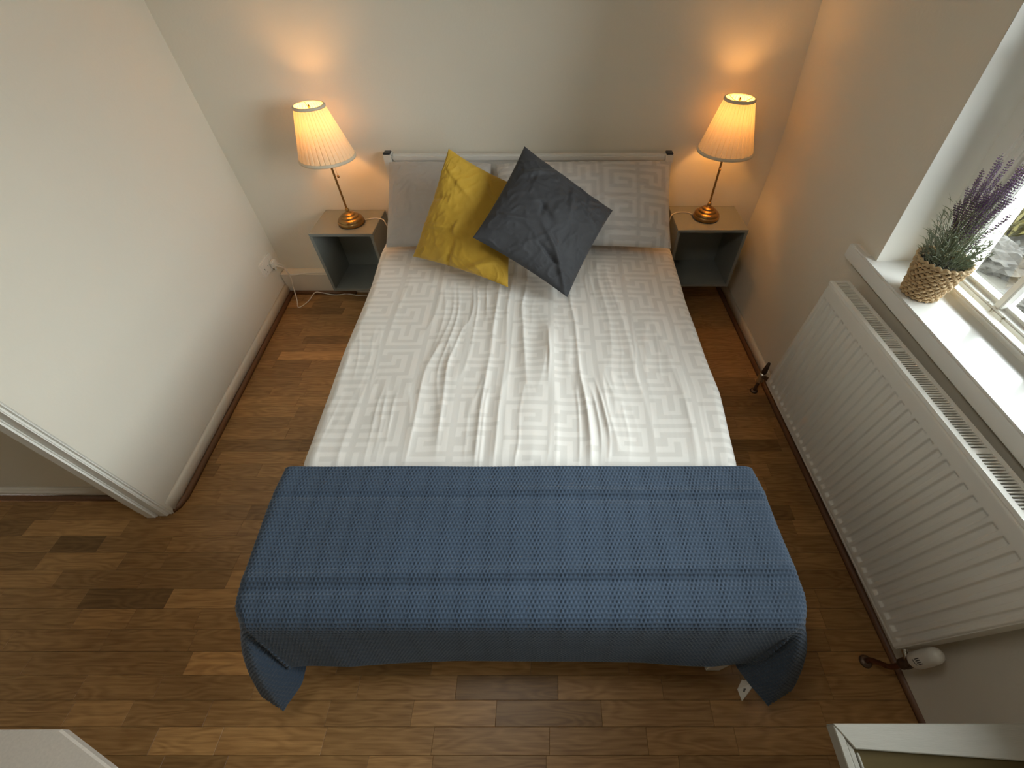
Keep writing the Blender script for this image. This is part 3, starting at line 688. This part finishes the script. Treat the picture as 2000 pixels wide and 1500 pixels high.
cord('adapter_cord', [(-1.556, -.110, .250), (-1.530, -.082, .215), (-1.524, -.078, .175), (-1.518, -.082, .152), (-1.49, -.084, .146), (-1.40, -.06, .1435), (-1.2, -.05, .1435), (-1.1, -.04, .1435)], .0034, 'second white cable with an inline lump over the pipe boxing')

# wall socket on the left wall
so = thing('wall_socket', (xl(.145) + .001, -.145, .252), 'white double wall socket low on the left wall near the corner', 'socket')
xw = xl(.145) + .0065
fp = box('face_plate', xw - .012, xw + .003, -.218, -.072, .209, .295, 'plastic', so, .003)
for yy in (-.182, -.108):
    box('switch', xw + .003, xw + .0065, yy - .008, yy + .008, .268, .284, 'plastic', fp, .001)
boxes('slots', [(xw + .0028, xw + .0036, -.186, -.182, .245, .254), (xw + .0028, xw + .0036, -.196, -.191, .226, .230), (xw + .0028, xw + .0036, -.177, -.172, .226, .230)], 'black', fp)
for ys_ in (-.147, -.2105): box('screw', xw + .0028, xw + .0036, ys_, ys_ + .004, .250, .254, 'ink', fp)
pg = thing('mains_plug', (xw + .02, -.11, .245), 'white plug in the right half of the wall socket', 'plug')
boxes('plug_body', [(xw + .0045, xw + .030, -.132, -.086, .222, .264)], 'plastic', pg, .006)
boxes('cord_grip', [(xw + .010, xw + .022, -.117, -.103, .203, .224)], 'plastic', pg, .003)

# ------------------------------------------------------------------ radiator
RX, RY0, RY1, RZ0, RZ1 = 1.120, -1.000, -2.082, .172, .765
rad = thing('radiator', (1.16, -1.54, RZ0), 'white ribbed panel radiator under the window sill', 'radiator')
TILT = .028
def rt(ob):   # the radiator hangs slightly out of level
    og = ORG[ob.name]
    for v in ob.data.vertices:
        y = v.co.y + og.y; z = v.co.z + og.z
        v.co.z += (RY0 - y) * TILT; v.co.y -= (z - RZ0) * .048 * (1 if True else 0)
    return ob
def panel(name, X, sgn):
    ny, nz = 700, 130
    yy = np.linspace(RY0, RY1, ny); tz = np.linspace(0, 1, nz); zz = RZ0 + (RZ1 - .012 - RZ0) * tz
    Yg, Zg = np.meshgrid(yy, zz, indexing='ij')
    pit = .0335; ph = ((RY0 - Yg - .012) / pit) % 1.0
    ch = sstep(.16, .27, ph) * (1 - sstep(.73, .84, ph)) * sstep(.012, .02, RY0 - Yg) * (1 - sstep(-.02, -.012, RY1 - Yg))
    wz = sstep(RZ0 + .034, RZ0 + .044, Zg) * (1 - sstep(RZ1 - .072, RZ1 - .062, Zg))
    rim = np.clip(1 - (Zg - RZ0) / .006, 0, 1) + np.clip((Zg - (RZ1 - .02)) / .008, 0, 1) + np.clip(1 - (RY0 - Yg) / .006, 0, 1) + np.clip(1 - (Yg - RY1) / .006, 0, 1)
    ln = np.exp(-((Zg - RZ0 - .014) / .003) ** 2) + .0 * Zg + np.exp(-((Yg - RY1 - .012) / .003) ** 2) * .8
    Xg = X + sgn * (ch * wz * .0072 + np.clip(rim, 0, 1) ** 2 * .006 + ln * .002)
    P = np.stack([Xg, Yg, Zg], -1)
    return rt(grid(name, P if sgn > 0 else P[::-1], 'enamel', rad, True))
panel('front_panel', RX, 1)
rt(box('back_panel', 1.183, 1.190, RY1, RY0, RZ0, RZ1 - .012, 'enamel', rad, .002))
for y0_, y1_ in ((RY0 - .003, RY0 + .001), (RY1 - .001, RY1 + .003)): rt(box('side_panel', RX + .004, 1.189, y0_, y1_, RZ0 + .004, RZ1 - .002, 'enamel', rad, .001))
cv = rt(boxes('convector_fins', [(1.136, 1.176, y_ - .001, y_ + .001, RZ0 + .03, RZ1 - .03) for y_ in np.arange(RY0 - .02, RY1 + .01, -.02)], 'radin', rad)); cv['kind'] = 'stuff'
bs = [(RX - .001, RX + .016, RY1 + .0, RY0, RZ1 - .012, RZ1), (RX + .056, RX + .071, RY1, RY0, RZ1 - .012, RZ1), (RX + .016, RX + .056, RY0 - .014, RY0, RZ1 - .01, RZ1), (RX + .016, RX + .056, RY1, RY1 + .014, RZ1 - .01, RZ1)]
rt(boxes('top_grille_frame', bs, 'white', rad, .001))
yy = RY0 - .014; bars = []
k = 0
while yy > RY1 + .02:
    k += 1; wd = .0040 if k % 40 else .016
    bars.append((RX + .015, RX + .057, yy - .0088 - (wd - .004), yy - .0048, RZ1 - .009, RZ1 - .001)); yy -= .0088 + (wd - .004)
rt(boxes('grille_bars', bars, 'white', rad))['kind'] = 'stuff'
# valves
va = thing('radiator_valve', (1.16, -.93, 0), 'tarnished lockshield valve at the far lower corner of the radiator', 'valve')
tube('pipe', [(1.160, -.905, .0), (1.160, -.905, .085)], .0085, 'oldmetal', va, 14)
lathe('pipe_collar', [(0, 0), (.019, 0), (.018, .006), (.009, .010), (0, .010)], (1.160, -.905, .0), 'oldmetal', va, 20)
lathe('valve_body', [(0, .07), (.014, .07), (.016, .08), (.013, .09), (.017, .10), (.017, .125), (.013, .135), (0, .135)], (1.160, -.905, 0), 'chrome', va, 12)
lathe('cap', [(0, .135), (.012, .136), (.013, .15), (.010, .175), (.007, .205), (0, .21)], (1.160, -.905, 0), 'oldmetal', va, 12)
tube('tail', [(1.160, -.905, .11), (1.160, -1.01, .165 + .02)], .010, 'oldmetal', va, 12)
vb = thing('thermostatic_valve', (1.165, -2.115, 0), 'white thermostatic valve on a dark pipe below the near end of the radiator', 'valve')
VX, VY = 1.160, -2.113
tube('pipe', [(1.150, VY + .028, .0), (1.150, VY + .028, .03), (1.154, VY + .016, .06), (VX, VY, .10), (VX, VY, .17)], .008, 'copper', vb, 12, 5)
lathe('pipe_collar', [(0, 0), (.020, 0), (.018, .007), (.009, .011), (0, .011)], (1.150, VY + .028, .0), 'oldmetal', vb, 20)
lathe('valve_body', [(0, 0), (.013, 0), (.015, .004), (.012, .012), (.016, .018), (.016, .034), (.012, .040), (.015, .046), (.015, .056), (0, .056)], (VX, VY, .150), 'oldmetal', vb, 12)
tube('tail', [(VX, VY, .186), (VX, VY + .035, .196)], .0095, 'chrome', vb, 12)
hd = lathe('thermostat_head', [(0, .0), (.016, .0), (.020, .006), (.022, .012), (.0225, .062), (.0215, .066), (.0220, .070), (.0205, .094), (.0165, .108), (.008, .115), (0, .116)], (VX, VY, .206), 'plastic', vb, 36)
MK = []
# markings on the side that faces the camera (-x, slightly up)
def onhead(a_, z_, r_=.0229): return (VX + r_ * math.cos(a_), VY + r_ * math.sin(a_), z_)
V = []; F = []
def strip(a0, a1, z0_, z1_):
    b0 = len(V)
    for i in range(4):
        a_ = a0 + (a1 - a0) * i / 3; V.append(onhead(a_, z0_)); V.append(onhead(a_, z1_))
    for i in range(3): F.append((b0 + 2 * i, b0 + 2 * i + 2, b0 + 2 * i + 3, b0 + 2 * i + 1))
ac = math.radians(200)
strip(ac - .36, ac + .36, .2365, .2390)
for k in (-1.5, -.5, .5, 1.5)[:4]: strip(ac + k * .21 - .045, ac + k * .21 + .045, .246, .264)
mesh('markings', V, F, 'black', hd)

# ------------------------------------------------------------------ lavender in basket
LX, LY, LZ = 1.284, -1.210, .8447
lav = thing('potted_lavender', (LX, LY, LZ), 'artificial purple lavender in a woven straw basket on the window sill', 'plant')
nr, na = 13, 36; n = 288; m_ = 104; H = .122
a = np.linspace(0, 2 * math.pi, n, endpoint=False); tz = np.linspace(0, 1, m_)
A, T = np.meshgrid(a, tz, indexing='ij'); row = np.floor(T * nr); fr2 = (T * nr) % 1
Rb = .049 + (.0705 - .049) * T
bk = lathe('basket', [(0, .0), (.044, .0), (.045, .002), (.0665, H - .002), (.064, H - .002), (.042, .004), (0, .004)], (LX, LY, LZ), 'strawdark', lav, 48)
nst = 34
for k in range(11):
    t_ = (k + .5) / 11; rk = .0475 + (.0690 - .0475) * t_; pts = []
    for i_ in range(nst * 5 + 1):
        a_ = i_ / (nst * 5) * 2 * math.pi
        pts.append((LX + (rk + .0036 * math.sin(a_ * nst / 2 + math.pi * (k % 2))) * math.cos(a_), LY + (rk + .0036 * math.sin(a_ * nst / 2 + math.pi * (k % 2))) * math.sin(a_), LZ + H * t_ + .0020 * math.sin(a_ * nst + k)))
    tube('weave_strand', pts, .0043, 'straw', bk, 7)
# inner wall dark + strands crossing
lathe('lining', [(0, .004), (.046, .004), (.0665, H - .004), (.0675, H)], (LX, LY, LZ), 'strawdark', bk, 48)
rim = []
for i in range(97):
    a_ = i / 96 * 2 * math.pi; rim.append((LX + (.0705 + .0025 * math.sin(a_ * 24)) * math.cos(a_), LY + (.0705 + .0025 * math.sin(a_ * 24)) * math.sin(a_), LZ + H + .0025 * math.cos(a_ * 24)))
tube('rim', rim, .0042, 'straw', bk, 8)
lathe('soil', [(0, .104), (.03, .106), (.064, .100), (.066, .098)], (LX, LY, LZ), 'soil', lav, 36)
rg = random.Random(12)
def leafquad(V, F, p_, d_, w_, ln, bend=.3):
    d_ = d_.normalized(); s_ = d_.cross(Vector((rg.gauss(0, 1), rg.gauss(0, 1), rg.gauss(0, 1)))).normalized() * w_
    m1 = p_ + d_ * ln * .5 + Vector((0, 0, ln * bend * .3)); e = p_ + d_ * ln
    b0 = len(V); V += [p_ - s_ * .4, p_ + s_ * .4, m1 + s_, m1 - s_, e]; F += [(b0, b0 + 1, b0 + 2, b0 + 3), (b0 + 3, b0 + 2, b0 + 4)]
tips = [(1.322, -1.106, 1.225), (1.318, -1.120, 1.212), (1.300, -1.100, 1.135), (1.325, -1.175, 1.225), (1.320, -1.190, 1.222), (1.33, -1.20, 1.20), (1.335, -1.215, 1.16), (1.31, -1.100, 1.165), (1.315, -1.15, 1.19), (1.345, -1.23, 1.12)]
for i in range(34):
    tips.append((LX + rg.gauss(.035, .028), LY + rg.gauss(.04, .042), LZ + rg.uniform(.25, .375)))
for i, tp in enumerate(tips):
    a_ = rg.uniform(0, 6.28); q = rg.uniform(.005, .035); b0p = Vector((LX + q * math.cos(a_), LY + q * math.sin(a_), LZ + .10)); tp = Vector(tp)
    tp.x = min(tp.x, 1.365); tp.y = min(tp.y, -1.065)
    mid = (b0p + tp) / 2 + Vector((rg.gauss(0, .006), rg.gauss(0, .006), .0))
    mid.x = b0p.x + (tp.x - b0p.x) * .38; mid.y = b0p.y + (tp.y - b0p.y) * .38
    C_ = crom([b0p, mid, tp], 7)
    st_ = tube('stem', C_, .0012, 'stem', lav, 5, 0, .0007)
    V = []; F = []; hl = rg.uniform(.09, .13); tot = (tp - b0p).length
    nn = int(hl / .0062)
    for j in range(nn):
        s_ = 1 - (j / nn) * hl / tot; idx = s_ * (len(C_) - 1); i0 = min(int(idx), len(C_) - 2); c_ = C_[i0].lerp(C_[i0 + 1], idx - i0)
        wr2 = .0052 * (1 - (.75 if j == 0 else .35 if j == 1 else 0)) * (1 - .45 * j / nn)
        for k_ in range(5):
            aa = k_ * 1.257 + j * .6; dd = Vector((math.cos(aa), math.sin(aa), .55))
            p_ = c_ + Vector((math.cos(aa), math.sin(aa), 0)) * wr2 * .35
            s2 = Vector((-math.sin(aa), math.cos(aa), 0)) * wr2 * .55; u2 = Vector((0, 0, 1)) * wr2 * .6; b0 = len(V)
            V += [p_, p_ + dd * wr2 * .6 + s2, p_ + dd * wr2 * .6 - s2, p_ + dd * wr2 * 1.15, p_ + dd * wr2 * .5 + u2]
            F += [(b0, b0 + 1, b0 + 3), (b0, b0 + 3, b0 + 2), (b0 + 1, b0 + 4, b0 + 3), (b0 + 4, b0 + 2, b0 + 3), (b0, b0 + 4, b0 + 1), (b0, b0 + 2, b0 + 4)]
    mesh('flower_spike', V, F, 'flower', st_)
V = []; F = []
for i in range(1300):
    a_ = rg.uniform(0, 6.28); q = .062 * math.sqrt(rg.random()); h_ = abs(rg.gauss(0, .065)) + .0
    if h_ > .19: continue
    p_ = Vector((LX + q * math.cos(a_) * (1 + h_ * 1.5) + h_ * .22, LY + q * math.sin(a_) * (1 + h_ * 1.5) + h_ * .28, LZ + .105 + h_))
    if p_.x > 1.36 or p_.y > -1.08: continue
    leafquad(V, F, p_, Vector((math.cos(a_) * .8 + rg.gauss(0, .4), math.sin(a_) * .8 + rg.gauss(0, .4), rg.uniform(.1, 1.6))), .0011, rg.uniform(.016, .036))
f_ = mesh('foliage', V, F, 'leaf', lav); f_['kind'] = 'stuff'
for (dx, dy, tz_) in ((-.028, .030, .20), (.050, -.065, .175), (.062, -.035, .20)):     # leafy side sprigs
    b0p = Vector((LX + dx * .4, LY + dy * .4, LZ + .1)); tp = Vector((LX + dx, LY + dy, LZ + tz_)); sp = tube('sprig', [b0p, tp], .0014, 'stem', lav, 5, 0, .0008)
    V = []; F = []
    for j in range(15):
        c_ = b0p.lerp(tp, .25 + .75 * j / 14); 
        for k_ in (0, 1):
            aa = j * 1.2 + k_ * 3.14; leafquad(V, F, c_, Vector((math.cos(aa), math.sin(aa), .9)), .0015, .024 * (1 - .4 * j / 14))
    mesh('leaves', V, F, 'leaf', sp)['kind'] = 'stuff'

# ------------------------------------------------------------------ near-camera furniture at the bottom edge
tb = thing('side_table', (-1.33, -2.45, 0), 'white mottled table top with a clipped corner, bottom left by the hallway', 'table')
zt_ = .45
pts = [(-1.75, -2.278), (-.990, -2.275), (-.836, -2.338), (-.775, -2.42), (-.76, -2.86), (-1.75, -2.86)]
V = [(x, y, zt_ - .022) for x, y in pts] + [(x, y, zt_ - .003) for x, y in pts] + [(x + (.003 if x < -1.2 else -.003), y + (.003 if y < -2.4 else -.003), zt_) for x, y in pts]
F = [tuple(range(5, -1, -1)), tuple(range(12, 18))] + [(i, (i + 1) % 6, 6 + (i + 1) % 6, 6 + i) for i in range(6)] + [(6 + i, 6 + (i + 1) % 6, 12 + (i + 1) % 6, 12 + i) for i in range(6)]
tt_ = mesh('table_top', V, F, 'desk', tb)
bm = bmesh.new(); bm.from_mesh(tt_.data); bmesh.ops.recalc_face_normals(bm, faces=bm.faces); bm.to_mesh(tt_.data); bm.free()
for x, y in ((-1.69, -2.52), (-.84, -2.52), (-1.69, -2.80), (-.84, -2.80)): box('leg', x - .018, x + .018, y - .018, y + .018, 0, zt_ - .022, 'desk', tb, .002)
tb2 = thing('framed_bench', (.9, -2.40, 0), 'whitewashed wooden frame around an olive-brown board, bottom right corner by the window wall', 'table')
zt_ = .60; x0, x1, y0, y1 = .657, 1.16, -2.90, -2.2715
V = [(x0, y1, zt_), (x1, y1, zt_), (x1, y1 - .058, zt_), (x0 + .027, y1 - .037, zt_)]
def prism(name, pts, za, zb, m, parent):
    n = len(pts); V = [(x, y, za) for x, y in pts] + [(x, y, zb) for x, y in pts]
    F = [tuple(range(n - 1, -1, -1)), tuple(range(n, 2 * n))] + [(i, (i + 1) % n, n + (i + 1) % n, n + i) for i in range(n)]
    o = mesh(name, V, F, m, parent); bm = bmesh.new(); bm.from_mesh(o.data); bmesh.ops.recalc_face_normals(bm, faces=bm.faces)
    bmesh.ops.bevel(bm, geom=list(bm.edges), offset=.0015, segments=1, affect='EDGES'); bm.to_mesh(o.data); bm.free(); return o
prism('frame_rail', [(x0, y1), (x1, y1), (x1, y1 - .064), (x0 + .027, y1 - .038)], zt_ - .03, zt_, 'ashframe', tb2)
prism('frame_rail', [(x0, y0), (x1, y0), (x1, y0 + .05), (x0 + .027, y0 + .04)], zt_ - .03, zt_, 'ashframe', tb2)
prism('frame_stile', [(x0, y0 + .001), (x0, y1 - .001), (x0 + .014, y1 - .020), (x0 + .014, y0 + .02)], zt_ - .03, zt_ - .001, 'ashframe', tb2)
prism('frame_stile', [(x0 + .0145, y0 + .02), (x0 + .0145, y1 - .021), (x0 + .025, y1 - .037), (x0 + .025, y0 + .04)], zt_ - .03, zt_ - .004, 'ashframe', tb2)
prism('frame_stile', [(x1 - .05, y0 + .052), (x1 - .05, y1 - .066), (x1, y1 - .066), (x1, y0 + .052)], zt_ - .03, zt_ - .001, 'ashframe', tb2)
box('inset_board', x0 + .026, x1 - .05, y0 + .03, y1 - .036, zt_ - .028, zt_ - .012, 'oliveglass', tb2)
box('bead', x0 + .0290, x0 + .0335, y0 + .045, y1 - .043, zt_ - .0119, zt_ - .006, 'ashframe', tb2, .001)
for x, y in ((x0 + .03, y1 - .20), (x1 - .03, y1 - .20), (x0 + .03, y0 + .03), (x1 - .03, y0 + .03)): box('leg', x - .018, x + .018, y - .018, y + .018, 0, zt_ - .03, 'ashframe', tb2, .002)

# made-up ceiling fixture dressing the added fill light, above and out of view
cf = thing('added_fill_fixture', (-.25, -2.0, 2.34), 'added round fixture around the unseen fill light above the foot of the bed', 'lamp')
lathe('fill_fixture_body', [(0, .08), (.20, .08), (.23, .07), (.235, .0), (.225, -.004), (.225, .0), (0, .0)], (-.25, -2.0, 2.337), 'plastic', cf, 40)
